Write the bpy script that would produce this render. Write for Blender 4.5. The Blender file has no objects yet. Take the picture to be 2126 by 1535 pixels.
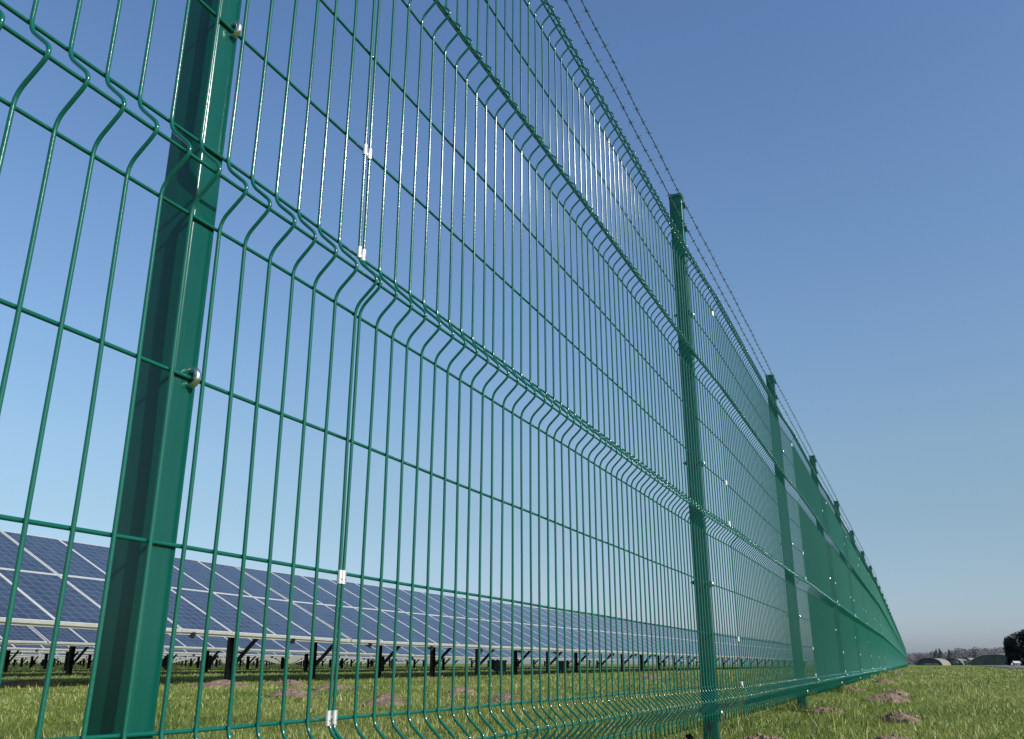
import bpy, math, random
import numpy as np
from mathutils import Vector, Matrix

random.seed(7)
rng = np.random.default_rng(11)
scene = bpy.context.scene
COL = scene.collection
R = math.radians

# ------------------------------------------------------------------ helpers
def sstep(t):
    t = np.clip(t, 0.0, 1.0)
    return t * t * (3 - 2 * t)

GY = [-400, 5.5, 7.5, 9.6, 12.5, 15.5, 18.4, 30, 100, 900, 6000]
GZ = [-.26, -.26, -.235, -.205, -.18, -.165, -.158, -.175, -.31, -1.95, -13.0]

def ground_z(x, y):
    x = np.asarray(x, float); y = np.asarray(y, float)
    right = np.interp(y, GY, GZ)
    left = -.25 + .0018 * np.clip(-x - 10, 0, 300)
    far = sstep((y - 120) / 300)
    t = sstep(-x / 8.0) * (1 - far)
    z = right * (1 - t) + left * t
    near = 1 - sstep((np.hypot(x, y) - 40) / 40)
    z = z + near * (.010 * np.sin(x * 1.7 + .6) * np.sin(y * 1.3 + x * .4) + .007 * np.sin(x * 3.9 - y * 2.3) + .004 * np.sin(x * 7.1 + y * 6.3))
    return z

def gz(x, y):
    return float(ground_z(x, y))

class MB:
    """collects shapes, builds ONE mesh object"""
    def __init__(s):
        s.v = []; s.f = []; s.m = []; s.n = 0; s.sm = []
    def add(s, verts, faces, mat=0, smooth=False):
        verts = np.asarray(verts, float).reshape(-1, 3)
        s.v.append(verts)
        for f in faces:
            s.f.append([i + s.n for i in f])
        s.m += [mat] * len(faces); s.sm += [smooth] * len(faces)
        s.n += len(verts)
        return s
    def box(s, c, d, mat=0, M=None):
        hx, hy, hz = d[0] / 2, d[1] / 2, d[2] / 2
        V = [(-hx, -hy, -hz), (hx, -hy, -hz), (hx, hy, -hz), (-hx, hy, -hz), (-hx, -hy, hz), (hx, -hy, hz), (hx, hy, hz), (-hx, hy, hz)]
        V = np.array(V)
        if M is not None:
            V = V @ np.array(M).T
        V = V + np.array(c)
        return s.add(V, [(3, 2, 1, 0), (4, 5, 6, 7), (0, 1, 5, 4), (1, 2, 6, 5), (2, 3, 7, 6), (3, 0, 4, 7)], mat)
    def tube(s, pts, r, n=8, mat=0, cap=True, up=None):
        P = np.asarray(pts, float); m = len(P)
        T = np.gradient(P, axis=0) if m > 2 else np.repeat((P[-1:] - P[:1]), m, 0)
        T /= np.linalg.norm(T, axis=1)[:, None] + 1e-12
        up = np.array(up if up is not None else ((0, 1, 0) if abs(T[0][1]) < .9 else (1, 0, 0)), float)
        A = np.cross(T, up); A /= np.linalg.norm(A, axis=1)[:, None] + 1e-12
        B = np.cross(T, A)
        a = np.linspace(0, 2 * math.pi, n, endpoint=False)
        rr = np.full(m, r) if np.isscalar(r) else np.asarray(r)
        V = (P[:, None, :] + rr[:, None, None] * (np.cos(a)[None, :, None] * A[:, None, :] + np.sin(a)[None, :, None] * B[:, None, :])).reshape(-1, 3)
        F = []
        for i in range(m - 1):
            for j in range(n):
                k = (j + 1) % n
                F.append((i * n + k, i * n + j, (i + 1) * n + j, (i + 1) * n + k))
        s.add(V, F, mat, True)
        if cap:
            s.add(V[:n], [tuple(range(n))], mat); s.add(V[-n:], [tuple(range(n))[::-1]], mat)
        return s
    def mesh(s, name, mats):
        me = bpy.data.meshes.new(name)
        V = np.concatenate(s.v) if s.v else np.zeros((0, 3))
        me.from_pydata(V.tolist(), [], s.f)
        for m in mats:
            me.materials.append(m)
        me.polygons.foreach_set('material_index', s.m)
        me.polygons.foreach_set('use_smooth', s.sm)
        me.update()
        return me
    def build(s, name, mats, parent=None, loc=None):
        return link(name, s.mesh(name, mats if isinstance(mats, list) else [mats]), parent, loc)

def link(name, me, parent=None, loc=None, rot=None):
    o = bpy.data.objects.new(name, me); COL.objects.link(o)
    if parent is not None:
        o.parent = parent
    if loc is not None:
        o.location = loc
    if rot is not None:
        o.rotation_euler = rot
    return o

def tag(o, label=None, cat=None, group=None, kind=None):
    if label: o['label'] = label
    if cat: o['category'] = cat
    if group: o['group'] = group
    if kind: o['kind'] = kind
    return o

def empty(name, loc, rz=0):
    o = bpy.data.objects.new(name, None); COL.objects.link(o)
    o.empty_display_size = .1
    o.location = loc; o.rotation_euler = (0, 0, rz)
    return o

# ------------------------------------------------------------------ materials
def newmat(name):
    m = bpy.data.materials.new(name); m.use_nodes = True
    nt = m.node_tree; b = nt.nodes['Principled BSDF']
    return m, nt, b

def N(nt, t, **kw):
    n = nt.nodes.new(t)
    for k, v in kw.items():
        if k in n.inputs: n.inputs[k].default_value = v
        else: setattr(n, k, v)
    return n

def ramp(nt, src, stops):
    r = nt.nodes.new('ShaderNodeValToRGB')
    while len(r.color_ramp.elements) < len(stops):
        r.color_ramp.elements.new(.5)
    for e, (p, c) in zip(r.color_ramp.elements, stops):
        e.position = p; e.color = (*c, 1)
    nt.links.new(src, r.inputs[0])
    return r.outputs[0]

def coords(nt, kind='Object', scale=None):
    t = nt.nodes.new('ShaderNodeTexCoord')
    if scale is None: return t.outputs[kind]
    mp = nt.nodes.new('ShaderNodeMapping'); mp.inputs['Scale'].default_value = scale
    nt.links.new(t.outputs[kind], mp.inputs[0])
    return mp.outputs[0]

def noise(nt, vec, scale, detail=3, rough=.55):
    n = nt.nodes.new('ShaderNodeTexNoise')
    n.inputs['Scale'].default_value = scale; n.inputs['Detail'].default_value = detail; n.inputs['Roughness'].default_value = rough
    nt.links.new(vec, n.inputs['Vector'])
    return n.outputs['Fac']

def simple(name, stops, scale, rough=.6, bump=0, bscale=None, metallic=0, detail=3, spec=.5, kind='Object', bdist=.002):
    m, nt, b = newmat(name)
    v = coords(nt, kind)
    f = noise(nt, v, scale, detail)
    nt.links.new(ramp(nt, f, stops), b.inputs['Base Color'])
    b.inputs['Roughness'].default_value = rough; b.inputs['Metallic'].default_value = metallic
    b.inputs['Specular IOR Level'].default_value = spec
    if bump:
        bp = N(nt, 'ShaderNodeBump', Strength=bump, Distance=bdist)
        nt.links.new(noise(nt, v, bscale or scale * 4, 2), bp.inputs['Height'])
        nt.links.new(bp.outputs[0], b.inputs['Normal'])
    return m

def green_paint(name, c0, c1, rough, bump, bscale, streaks=False):
    m, nt, b = newmat(name)
    v = coords(nt, 'Object')
    f = noise(nt, v, 9, 4)
    col = ramp(nt, f, [(.3, c0), (.7, c1)])
    if streaks:                                     # faint run-off streaks, pale dust and mud splash near the ground
        fs = noise(nt, coords(nt, 'Object', (70, 70, 1.6)), 1, 4, .6)
        mr0 = N(nt, 'ShaderNodeMapRange'); mr0.inputs['From Min'].default_value = .45; mr0.inputs['From Max'].default_value = .8; mr0.inputs['To Max'].default_value = .07
        nt.links.new(fs, mr0.inputs['Value'])
        mxs = N(nt, 'ShaderNodeMix', data_type='RGBA'); mxs.inputs[7].default_value = (.07, .14, .11, 1)
        nt.links.new(mr0.outputs[0], mxs.inputs[0]); nt.links.new(col, mxs.inputs[6])
        sp = N(nt, 'ShaderNodeSeparateXYZ'); nt.links.new(v, sp.inputs[0])
        mz = N(nt, 'ShaderNodeMapRange'); mz.inputs['From Min'].default_value = .02; mz.inputs['From Max'].default_value = .20; mz.inputs['To Min'].default_value = .8; mz.inputs['To Max'].default_value = 0
        nt.links.new(sp.outputs[2], mz.inputs['Value'])
        sp2 = noise(nt, v, 55, 4, .7)
        mp2 = N(nt, 'ShaderNodeMapRange'); mp2.inputs['From Min'].default_value = .5; mp2.inputs['From Max'].default_value = .7
        nt.links.new(sp2, mp2.inputs['Value'])
        mm = N(nt, 'ShaderNodeMath', operation='MULTIPLY'); nt.links.new(mz.outputs[0], mm.inputs[0]); nt.links.new(mp2.outputs[0], mm.inputs[1])
        mud = N(nt, 'ShaderNodeMix', data_type='RGBA'); mud.inputs[7].default_value = (.10, .085, .06, 1)
        nt.links.new(mm.outputs[0], mud.inputs[0]); nt.links.new(mxs.outputs[2], mud.inputs[6])
        col = mud.outputs[2]
    nt.links.new(col, b.inputs['Base Color'])
    fr = noise(nt, v, 60, 3)
    mr = N(nt, 'ShaderNodeMapRange'); mr.inputs['To Min'].default_value = rough * .8; mr.inputs['To Max'].default_value = rough * 1.25
    nt.links.new(fr, mr.inputs['Value']); nt.links.new(mr.outputs[0], b.inputs['Roughness'])
    b.inputs['Specular IOR Level'].default_value = .34 if streaks else .45
    bp = N(nt, 'ShaderNodeBump', Strength=bump, Distance=.0006)
    nt.links.new(noise(nt, v, bscale, 1), bp.inputs['Height']); nt.links.new(bp.outputs[0], b.inputs['Normal'])
    return m

M = {}
M['wire'] = green_paint('green_coated_wire', (.0020, .084, .058), (.0034, .100, .070), .145, .16, 200)
M['post'] = green_paint('green_coated_steel', (.0010, .058, .042), (.0018, .068, .050), .19, .08, 90, True)
M['barb'] = simple('green_barbed_wire', [(.3, (.03, .075, .055)), (.7, (.055, .115, .085))], 40, .4)
M['steel'] = simple('stainless_steel', [(.3, (.66, .66, .64)), (.7, (.74, .74, .73))], 60, .36, .1, 300, .7)
M['hook'] = simple('polished_steel_hook', [(.3, (.60, .60, .59)), (.7, (.70, .70, .69))], 60, .24, .05, 200, 1.0)
M['dark'] = simple('slot_shade_dark_parts', [(.3, (.004, .006, .006)), (.7, (.01, .012, .012))], 20, .8)  # near-black: painted shade of slots, also handles and the hut window
M['frame'] = simple('aluminium_frame', [(.3, (.42, .42, .40)), (.7, (.49, .49, .465))], 5, .40)
M['black_steel'] = simple('dark_galvanised_steel', [(.3, (.018, .022, .026)), (.7, (.045, .05, .055))], 7, .55, .1, 60, .3)
M['box_grey'] = simple('grey_painted_steel', [(.3, (.03, .035, .04)), (.7, (.06, .065, .07))], 5, .5)
M['soil'] = simple('molehill_soil', [(.25, (.105, .074, .050)), (.55, (.20, .145, .102)), (.8, (.28, .212, .155))], 16, .95, .9, 45, 0, 6, .1, 'Object', .02)
M['peat'] = simple('dark_wet_soil', [(.3, (.006, .005, .005)), (.7, (.022, .018, .016))], 20, .8, .8, 50, 0, 5, .2, 'Object', .02)
M['concrete'] = simple('pale_tarmac', [(.3, (.085, .085, .085)), (.7, (.12, .12, .118))], .8, .9)
M['shelter_wall'] = simple('weathered_concrete_shell', [(.35, (.165, .16, .135)), (.65, (.225, .215, .185))], .35, .9)
M['shelter_front'] = simple('dark_steel_door', [(.3, (.045, .055, .068)), (.7, (.06, .072, .082))], .2, .8)
M['shelter_green'] = simple('mossy_shelter_shell', [(.3, (.065, .075, .07)), (.5, (.085, .10, .082)), (.7, (.13, .13, .11))], .22, .95)
M['rib'] = simple('pale_concrete_rib', [(.3, (.20, .20, .185)), (.7, (.28, .28, .26))], .5, .9)
M['hut_roof'] = simple('white_sheet_roof', [(.3, (.55, .57, .54)), (.7, (.62, .63, .61))], 2, .5)
M['hut_wall'] = simple('grey_green_boards', [(.3, (.20, .23, .21)), (.7, (.27, .29, .27))], 2, .8)
M['bark'] = simple('bark', [(.3, (.05, .04, .03)), (.7, (.10, .08, .06))], 3, .9)

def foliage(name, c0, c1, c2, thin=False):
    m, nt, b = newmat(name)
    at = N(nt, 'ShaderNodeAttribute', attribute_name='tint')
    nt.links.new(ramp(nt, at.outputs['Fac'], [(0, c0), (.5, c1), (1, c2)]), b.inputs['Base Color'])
    b.inputs['Roughness'].default_value = .8; b.inputs['Specular IOR Level'].default_value = .15
    if thin:
        t = N(nt, 'ShaderNodeBsdfTranslucent'); mx = N(nt, 'ShaderNodeMixShader'); mx.inputs[0].default_value = .5
        nt.links.new(b.inputs['Base Color'].links[0].from_socket, t.inputs['Color'])
        nt.links.new(b.outputs[0], mx.inputs[1]); nt.links.new(t.outputs[0], mx.inputs[2])
        nt.links.new(mx.outputs[0], nt.nodes['Material Output'].inputs['Surface'])
    return m
M['wood'] = foliage('hazed_wood_twigs', (.205, .185, .205), (.245, .222, .240), (.28, .258, .270), True)  # distance haze is mixed into these pale mauve twig colours
M['spruce'] = foliage('hazed_spruce_needles', (.10, .118, .130), (.125, .142, .15), (.155, .168, .168), True)  # needles and scrub lightened, the far haze is part of the colour
M['darktree'] = foliage('dark_evergreen', (.010, .014, .018), (.017, .024, .027), (.034, .046, .040))

def grass_mat():
    m, nt, b = newmat('grass_blades')
    nt.nodes.remove(b)
    out = nt.nodes['Material Output']
    at = N(nt, 'ShaderNodeAttribute', attribute_name='tint')
    col = ramp(nt, at.outputs['Fac'], [(0, (.062, .098, .014)), (.34, (.152, .205, .036)), (.64, (.265, .292, .070)), (.84, (.38, .37, .14)), (1, (.60, .56, .36))])
    d = N(nt, 'ShaderNodeBsdfPrincipled'); d.inputs['Roughness'].default_value = .45; d.inputs['Specular IOR Level'].default_value = .35
    t = N(nt, 'ShaderNodeBsdfTranslucent')
    nt.links.new(col, d.inputs['Base Color']); nt.links.new(col, t.inputs['Color'])
    mx = N(nt, 'ShaderNodeMixShader'); mx.inputs[0].default_value = .26
    nt.links.new(d.outputs[0], mx.inputs[1]); nt.links.new(t.outputs[0], mx.inputs[2])
    nt.links.new(mx.outputs[0], out.inputs['Surface'])
    return m
M['grass'] = grass_mat()

def ground_mat():
    m, nt, b = newmat('meadow_ground')
    v = coords(nt, 'Object')
    f1 = noise(nt, v, .55, 5, .6); f2 = noise(nt, v, 22, 4, .7)
    mx = N(nt, 'ShaderNodeMath', operation='MULTIPLY_ADD'); mx.inputs[1].default_value = .55
    nt.links.new(f2, mx.inputs[0]); 
    m2 = N(nt, 'ShaderNodeMath', operation='MULTIPLY'); m2.inputs[1].default_value = .5
    nt.links.new(f1, m2.inputs[0]); nt.links.new(m2.outputs[0], mx.inputs[2])
    c = ramp(nt, mx.outputs[0], [(.34, (.042, .072, .010)), (.46, (.088, .130, .022)), (.56, (.15, .185, .038)), (.68, (.22, .21, .075))])
    nt.links.new(c, b.inputs['Base Color'])
    b.inputs['Roughness'].default_value = .95; b.inputs['Specular IOR Level'].default_value = .1
    bp = N(nt, 'ShaderNodeBump', Strength=.8, Distance=.03)
    nt.links.new(f2, bp.inputs['Height']); nt.links.new(bp.outputs[0], b.inputs['Normal'])
    return m
M['ground'] = ground_mat()

def cell_mat():
    # polycrystalline module: 6 x 10 cells drawn from the module's own local coordinates
    m, nt, b = newmat('solar_cells')
    v = coords(nt, 'UV')
    sp = N(nt, 'ShaderNodeSeparateXYZ'); nt.links.new(v, sp.inputs[0])
    def math_(op, a, bb=None):
        n = N(nt, 'ShaderNodeMath', operation=op)
        if isinstance(a, (int, float)): n.inputs[0].default_value = a
        else: nt.links.new(a, n.inputs[0])
        if bb is not None:
            if isinstance(bb, (int, float)): n.inputs[1].default_value = bb
            else: nt.links.new(bb, n.inputs[1])
        return n.outputs[0]
    def line(out, count, half):
        fr = math_('FRACT', math_('MULTIPLY', out, count))
        d = math_('ABSOLUTE', math_('SUBTRACT', fr, .5))
        return math_('GREATER_THAN', d, .5 - half)
    lx = line(sp.outputs[0], 6, .038); ly = line(sp.outputs[1], 10, .034)
    bus = line(math_('ADD', sp.outputs[0], .5 / 12), 12, .030)
    gridf = math_('MAXIMUM', lx, ly)
    # per-cell tone
    cx = math_('FLOOR', math_('MULTIPLY', sp.outputs[0], 6)); cy = math_('FLOOR', math_('MULTIPLY', sp.outputs[1], 10))
    cb = N(nt, 'ShaderNodeCombineXYZ'); nt.links.new(cx, cb.inputs[0]); nt.links.new(cy, cb.inputs[1])
    oi = N(nt, 'ShaderNodeObjectInfo'); nt.links.new(math_('MULTIPLY', oi.outputs['Random'], 50), cb.inputs[2])
    wn = N(nt, 'ShaderNodeTexWhiteNoise', noise_dimensions='3D'); nt.links.new(cb.outputs[0], wn.inputs['Vector'])
    base = ramp(nt, wn.outputs['Value'], [(0, (.020, .028, .044)), (.5, (.027, .037, .055)), (1, (.030, .045, .062))])
    mix = N(nt, 'ShaderNodeMix', data_type='RGBA'); mix.inputs[7].default_value = (.10, .12, .17, 1)
    nt.links.new(math_('MULTIPLY', bus, .35), mix.inputs[0]); nt.links.new(base, mix.inputs[6])
    mix2 = N(nt, 'ShaderNodeMix', data_type='RGBA'); mix2.inputs[7].default_value = (.15, .17, .22, 1)
    nt.links.new(math_('MULTIPLY', gridf, .6), mix2.inputs[0]); nt.links.new(mix.outputs[2], mix2.inputs[6])
    nt.links.new(mix2.outputs[2], b.inputs['Base Color'])
    b.inputs['Roughness'].default_value = .16; b.inputs['Specular IOR Level'].default_value = .6
    return m
M['cells'] = cell_mat()

# ------------------------------------------------------------------ ground
def make_ground():
    xs = np.unique(np.concatenate([np.linspace(-2500, -60, 26), np.linspace(-60, -12, 40), np.linspace(-12, 12, 150), np.linspace(12, 60, 40), np.linspace(60, 4000, 32)]))
    ys = np.unique(np.concatenate([np.linspace(-400, -10, 16), np.linspace(-10, 0, 20), np.linspace(0, 25, 160), np.linspace(25, 120, 70), np.linspace(120, 1000, 40), np.linspace(1000, 6000, 14)]))
    X, Y = np.meshgrid(xs, ys); Z = ground_z(X, Y)
    V = np.stack([X, Y, Z], -1).reshape(-1, 3); nx = len(xs); ny = len(ys)
    i = np.arange(nx * ny).reshape(ny, nx)
    F = np.stack([i[:-1, :-1], i[:-1, 1:], i[1:, 1:], i[1:, :-1]], -1).reshape(-1, 4)
    me = bpy.data.meshes.new('ground')
    me.from_pydata(V.tolist(), [], F.tolist()); me.materials.append(M['ground'])
    me.polygons.foreach_set('use_smooth', [True] * len(F))
    tag(link('ground', me), kind='structure')
make_ground()

# taxiway: pale tarmac on the right, laid just above the ground sheet
def make_taxiway():
    a = np.array([(5.2, 46.0), (5.3, 62), (6.4, 85), (10, 180), (17.5, 330), (27, 620)])
    b = np.array([(60, 40.0), (62, 62), (64, 85), (80, 180), (110, 330), (170, 620)])
    V = []; F = []
    nseg = 60; nc = 24
    t = np.linspace(0, 1, nseg + 1); s = np.linspace(0, len(a) - 1, nseg + 1)
    for q in s:
        i = min(int(q), len(a) - 2); f = q - i
        A = a[i] * (1 - f) + a[i + 1] * f; B = b[i] * (1 - f) + b[i + 1] * f
        for k in range(nc + 1):
            p = A + (B - A) * k / nc
            V.append((p[0], p[1], gz(p[0], p[1]) + .02 + .0002 * p[1]))
    for i in range(nseg):
        for k in range(nc):
            j = i * (nc + 1) + k
            F.append((j, j + 1, j + nc + 2, j + nc + 1))
    mb = MB().add(V, F)
    tag(mb.build('taxiway', M['concrete']), kind='structure')
make_taxiway()

# ------------------------------------------------------------------ molehills
MOLES = [  # x, y, radius, height, label
    (-10.55, 9.0, .36, .10, 'brown molehill left of the near green post, farthest left in the grass'),
    (-8.1, 10.1, .36, .11, 'low brown molehill in front of the first solar support post'),
    (-7.6, 10.9, .26, .10, 'small pale molehill just behind a larger molehill near the second solar support'),
    (-4.95, 7.5, .27, .10, 'crumbly molehill in front of the small pale molehill, between two fence wires'),
    (-5.8, 9.4, .24, .10, 'brown molehill right behind the double wire of the panel seam'),
    (-3.2, 6.4, .22, .115, 'tall dark topped molehill just right of the seam clips'),
    (-3.45, 8.2, .19, .10, 'molehill in the middle of the left meadow, under the third solar post'),
    (-2.45, 7.05, .17, .09, 'flat molehill close behind the lower fence fold, rightmost of the left meadow'),
    (-3.6, 15.8, .26, .09, 'small distant molehill in the grass left of the second fence post'),
    (-.02, 23.2, .55, .13, 'wide reddish molehill by the far end of the fence foot'),
    (.45, 8.2, .26, .13, 'large crumbly molehill right of the fourth fence post'),
    (.50, 9.1, .16, .12, 'molehill piled just behind the large crumbly one on the right'),
    (.12, 6.55, .16, .06, 'pale low molehill at the foot of the third fence post'),
    (.02, 9.9, .20, .09, 'straw coloured molehill at the foot of the fourth fence post'),
    (.26, 13.2, .22, .09, 'dark flat molehill halfway along the fence on the right'),
    (.60, 5.62, .15, .085, 'molehill at the lower right with a smooth sunny side'),
    (.585, 4.42, .12, .06, 'molehill cut by the bottom edge on the right'),
    (1.9, 26.5, .22, .06, 'tiny distant molehill in the open grass on the right'),
    (4.3, 45.5, .45, .10, 'dark flat soil patch beside the tarmac edge on the right'),
    (.08, 4.15, .10, .05, 'small soil heap beside the foot of the second fence post'),
]
def mole(x, y, r, h, label, mat, seed):
    rg = np.random.default_rng(seed)
    nr, na = 16, 40
    ph = rg.uniform(0, 6.28, 6)
    V = [(0, 0, h)]; F = []
    for i in range(1, nr + 1):
        t = i / nr
        for j in range(na):
            a = 2 * math.pi * j / na
            rr = r * t * (1 + .16 * math.sin(2 * a + ph[0]) + .10 * math.sin(3 * a + ph[1]) + .06 * math.sin(7 * a + ph[2]))
            z = h * (math.exp(-2.2 * t * t) * (1 + .25 * math.sin(a * 2 + ph[3]) * t) - .11 * (t ** 4))
            z += (1 - t ** 3) * h * (rg.normal(0, .045) + .04 * math.sin(9 * a + 11 * t + ph[4]))
            V.append((rr * math.cos(a), rr * math.sin(a), z - (.03 if i == nr else 0)))
    for j in range(na):
        F.append((0, 1 + j, 1 + (j + 1) % na))
    for i in range(nr - 1):
        for j in range(na):
            k = (j + 1) % na
            F.append((1 + i * na + j, 1 + (i + 1) * na + j, 1 + (i + 1) * na + k, 1 + i * na + k))
    mb = MB().add(V, F, 0, False)
    # loose crumbs
    for _ in range(34):
        a = rg.uniform(0, 6.28); d = r * math.sqrt(rg.uniform(0.02, 1.25)); c = rg.uniform(.004, .011) * (1 + r)
        t = d / r
        z = h * math.exp(-2.2 * t * t) * .95
        P = rg.normal(0, 1, (6, 3)); 
        oct_ = np.array([(1, 0, 0), (-1, 0, 0), (0, 1, 0), (0, -1, 0), (0, 0, 1), (0, 0, -1)]) * c * (1 + .3 * P[:, :1])
        oct_ = oct_ + np.array((d * math.cos(a), d * math.sin(a), z + c * .4))
        mb.add(oct_, [(0, 2, 4), (2, 1, 4), (1, 3, 4), (3, 0, 4), (2, 0, 5), (1, 2, 5), (3, 1, 5), (0, 3, 5)])
    o = mb.build('molehill', mat, None, (x, y, gz(x, y) + .012))
    return tag(o, label, 'molehill', 'molehills in the grass')
for i, (x, y, r, h, lb) in enumerate(MOLES):
    mole(x, y, r * (.76 if x > -1 else 1), h * (.42 if x > -1 else .66), lb, M['soil'], 100 + i)
o = mole(-.13, 3.70, .055, .055, 'black earth clod lying left of the second fence post foot', M['peat'], 77)
o.name = 'earth_clod'; o['category'] = 'earth clod'; del o['group']

# ------------------------------------------------------------------ grass blades (one stuff object)
def make_grass(n=430000):
    u = rng.uniform(0, 1, n)
    r = 2.6 * (70 / 2.6) ** (u ** 1.08)
    az = R(24) + rng.uniform(-1, 1, n) * R(68)          # heading left of +Y
    x = .75 - np.sin(az) * r; y = np.cos(az) * r
    keep = ~((x > 5.0) & (y > 45.5))
    for (mx, my, mr, mh, _) in MOLES:
        d = np.hypot(x - mx, y - my)
        keep &= ~((d < mr * .78) & (rng.uniform(0, 1, n) < .97))
    x, y, r = x[keep], y[keep], r[keep]
    n0 = len(x)
    ex, ey = [], []
    for k in range(1, 9):
        py = .7435 if k == 1 else 3.683 + 2.958 * (k - 2)
        m = 420; d = np.abs(rng.normal(0, .09, m)) + .03; a_ = rng.uniform(0, 6.28, m)
        ex.append(-.035 + d * np.cos(a_)); ey.append(py + d * np.sin(a_))
    for k in range(120):                           # longer tufts here and there
        rr = 3.2 * (25 / 3.2) ** rng.uniform(0, 1); aa = R(24) + rng.uniform(-1, 1) * R(50)
        m = int(rng.integers(25, 70)); sd = rng.uniform(.03, .09)
        ex.append(.75 - math.sin(aa) * rr + rng.normal(0, sd, m)); ey.append(math.cos(aa) * rr + rng.normal(0, sd, m))
    x = np.concatenate([x] + ex); y = np.concatenate([y] + ey); r = np.hypot(x - .75, y); n = len(x)
    z = ground_z(x, y) - .004
    # clumpiness
    cl = .5 + .5 * np.sin(x * 5.1 + 1.3 * np.sin(y * 3.7)) * np.sin(y * 4.3 + 1.7 * np.sin(x * 2.9))
    big = .5 + .5 * np.sin(x * .9 + 2 * np.sin(y * .37)) * np.sin(y * .8 + x * .3)
    L = (.020 + .031 * rng.uniform(0, 1, n) ** 1.3) * (.60 + .8 * cl)
    tall = (rng.uniform(0, 1, n) < .03) | ((np.arange(n) >= n0) & (rng.uniform(0, 1, n) < .6))
    L[tall] *= rng.uniform(1.5, 2.3, tall.sum())
    L *= np.interp(r, [3, 12, 40, 70], [1, 1.05, 1.2, 1.2])
    W = .0017 * np.interp(r, [2, 6, 15, 40, 70], [.9, 1.25, 2.4, 5.5, 8]) * rng.uniform(.6, 1.4, n)
    a = rng.uniform(0, 2 * math.pi, n); lean = np.abs(rng.normal(.75, .45, n)) * L
    lx = np.cos(a) * lean; ly = np.sin(a) * lean
    wa = rng.uniform(0, 2 * math.pi, n); wx = np.cos(wa) * W; wy = np.sin(wa) * W
    H = np.sqrt(np.maximum(L * L - .6 * lean * lean, (.35 * L) ** 2))
    P = np.empty((n, 5, 3), np.float32)
    P[:, 0] = np.stack([x - wx, y - wy, z], 1); P[:, 1] = np.stack([x + wx, y + wy, z], 1)
    mxx, myy, mz = x + lx * .35, y + ly * .35, z + H * .62
    P[:, 2] = np.stack([mxx + wx * .8, myy + wy * .8, mz], 1); P[:, 3] = np.stack([mxx - wx * .8, myy - wy * .8, mz], 1)
    P[:, 4] = np.stack([x + lx, y + ly, z + H], 1)
    me = bpy.data.meshes.new('grass')
    me.vertices.add(n * 5); me.vertices.foreach_set('co', P.reshape(-1))
    b = np.arange(n, dtype=np.int32) * 5
    quads = np.stack([b, b + 1, b + 2, b + 3], 1); tris = np.stack([b + 3, b + 2, b + 4], 1)
    loops = np.concatenate([quads, tris], 1).reshape(-1)
    starts = np.stack([np.arange(n) * 7, np.arange(n) * 7 + 4], 1).reshape(-1).astype(np.int32)
    me.loops.add(len(loops)); me.loops.foreach_set('vertex_index', loops)
    me.polygons.add(2 * n); me.polygons.foreach_set('loop_start', starts)
    me.materials.append(M['grass'])
    me.update(calc_edges=True)
    big2 = .5 + .5 * np.sin(x * 2.3 + 1.5 * np.sin(y * 1.1)) * np.sin(y * 1.6 - x * .7)
    tint = np.clip(.03 + .20 * cl + .30 * big + .26 * big2 + rng.normal(0, .21, n), 0, .90)
    dry = rng.uniform(0, 1, n) < .055
    tint[dry] = rng.uniform(.8, 1, dry.sum())
    at = me.attributes.new('tint', 'FLOAT', 'POINT')
    at.data.foreach_set('value', np.repeat(tint, 5).astype(np.float32))
    tag(link('grass', me), 'short olive green meadow grass with pale dry blades', 'grass', kind='stuff')
make_grass()

# ------------------------------------------------------------------ fence
ROW = [-.10, 0, .196, .393, .597, .699, .895, 1.091, 1.286, 1.386, 1.581, 1.776, 1.876]
FOLDS = [(-.10, 0), (.597, .699), (1.286, 1.386), (1.776, 1.876)]
APX = .034
RW = .00252

def fence_x(y):
    return -.0097 * max(0.0, y - 22.0)
FZY = [-3, 0, 4, 10, 25, 120, 180]; FZZ = [.012, 0, -.022, -.018, -.015, -.02, -.16]
def fence_z(y):
    return float(np.interp(y, FZY, FZZ))

def wire_profile(fine):
    """(x,z) centre line of one vertical wire with its four V folds"""
    C = [(0, -.130)]
    cut = []
    for (b, t) in FOLDS:
        m = (b + t) / 2
        C += [(0, b + .011), (APX + .0085, m), (0, t - .012)]
    C += [(0, 1.884)]
    P = [C[0]]
    k = 6 if fine else 3
    for i in range(1, len(C) - 1):
        p = np.array(C[i]); a = np.array(C[i - 1]); b = np.array(C[i + 1])
        c = .018 if C[i][0] > 0 else .015
        la, lb = np.linalg.norm(a - p), np.linalg.norm(b - p)
        q0 = p + (a - p) / la * min(c, la * .45); q1 = p + (b - p) / lb * min(c, lb * .45)
        for j in range(k + 1):
            t = j / k
            P.append(tuple((1 - t) ** 2 * q0 + 2 * t * (1 - t) * p + t * t * q1))
    P.append(C[-1])
    P = np.array(P)
    if fine:   # extra points along the straight runs so that the wires can wander a little
        Q = [P[0]]
        for a, b in zip(P[:-1], P[1:]):
            d = np.linalg.norm(b - a); m = max(1, int(d / .07))
            for j in range(1, m + 1):
                Q.append(a + (b - a) * j / m)
        P = np.array(Q)
    return P

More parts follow.
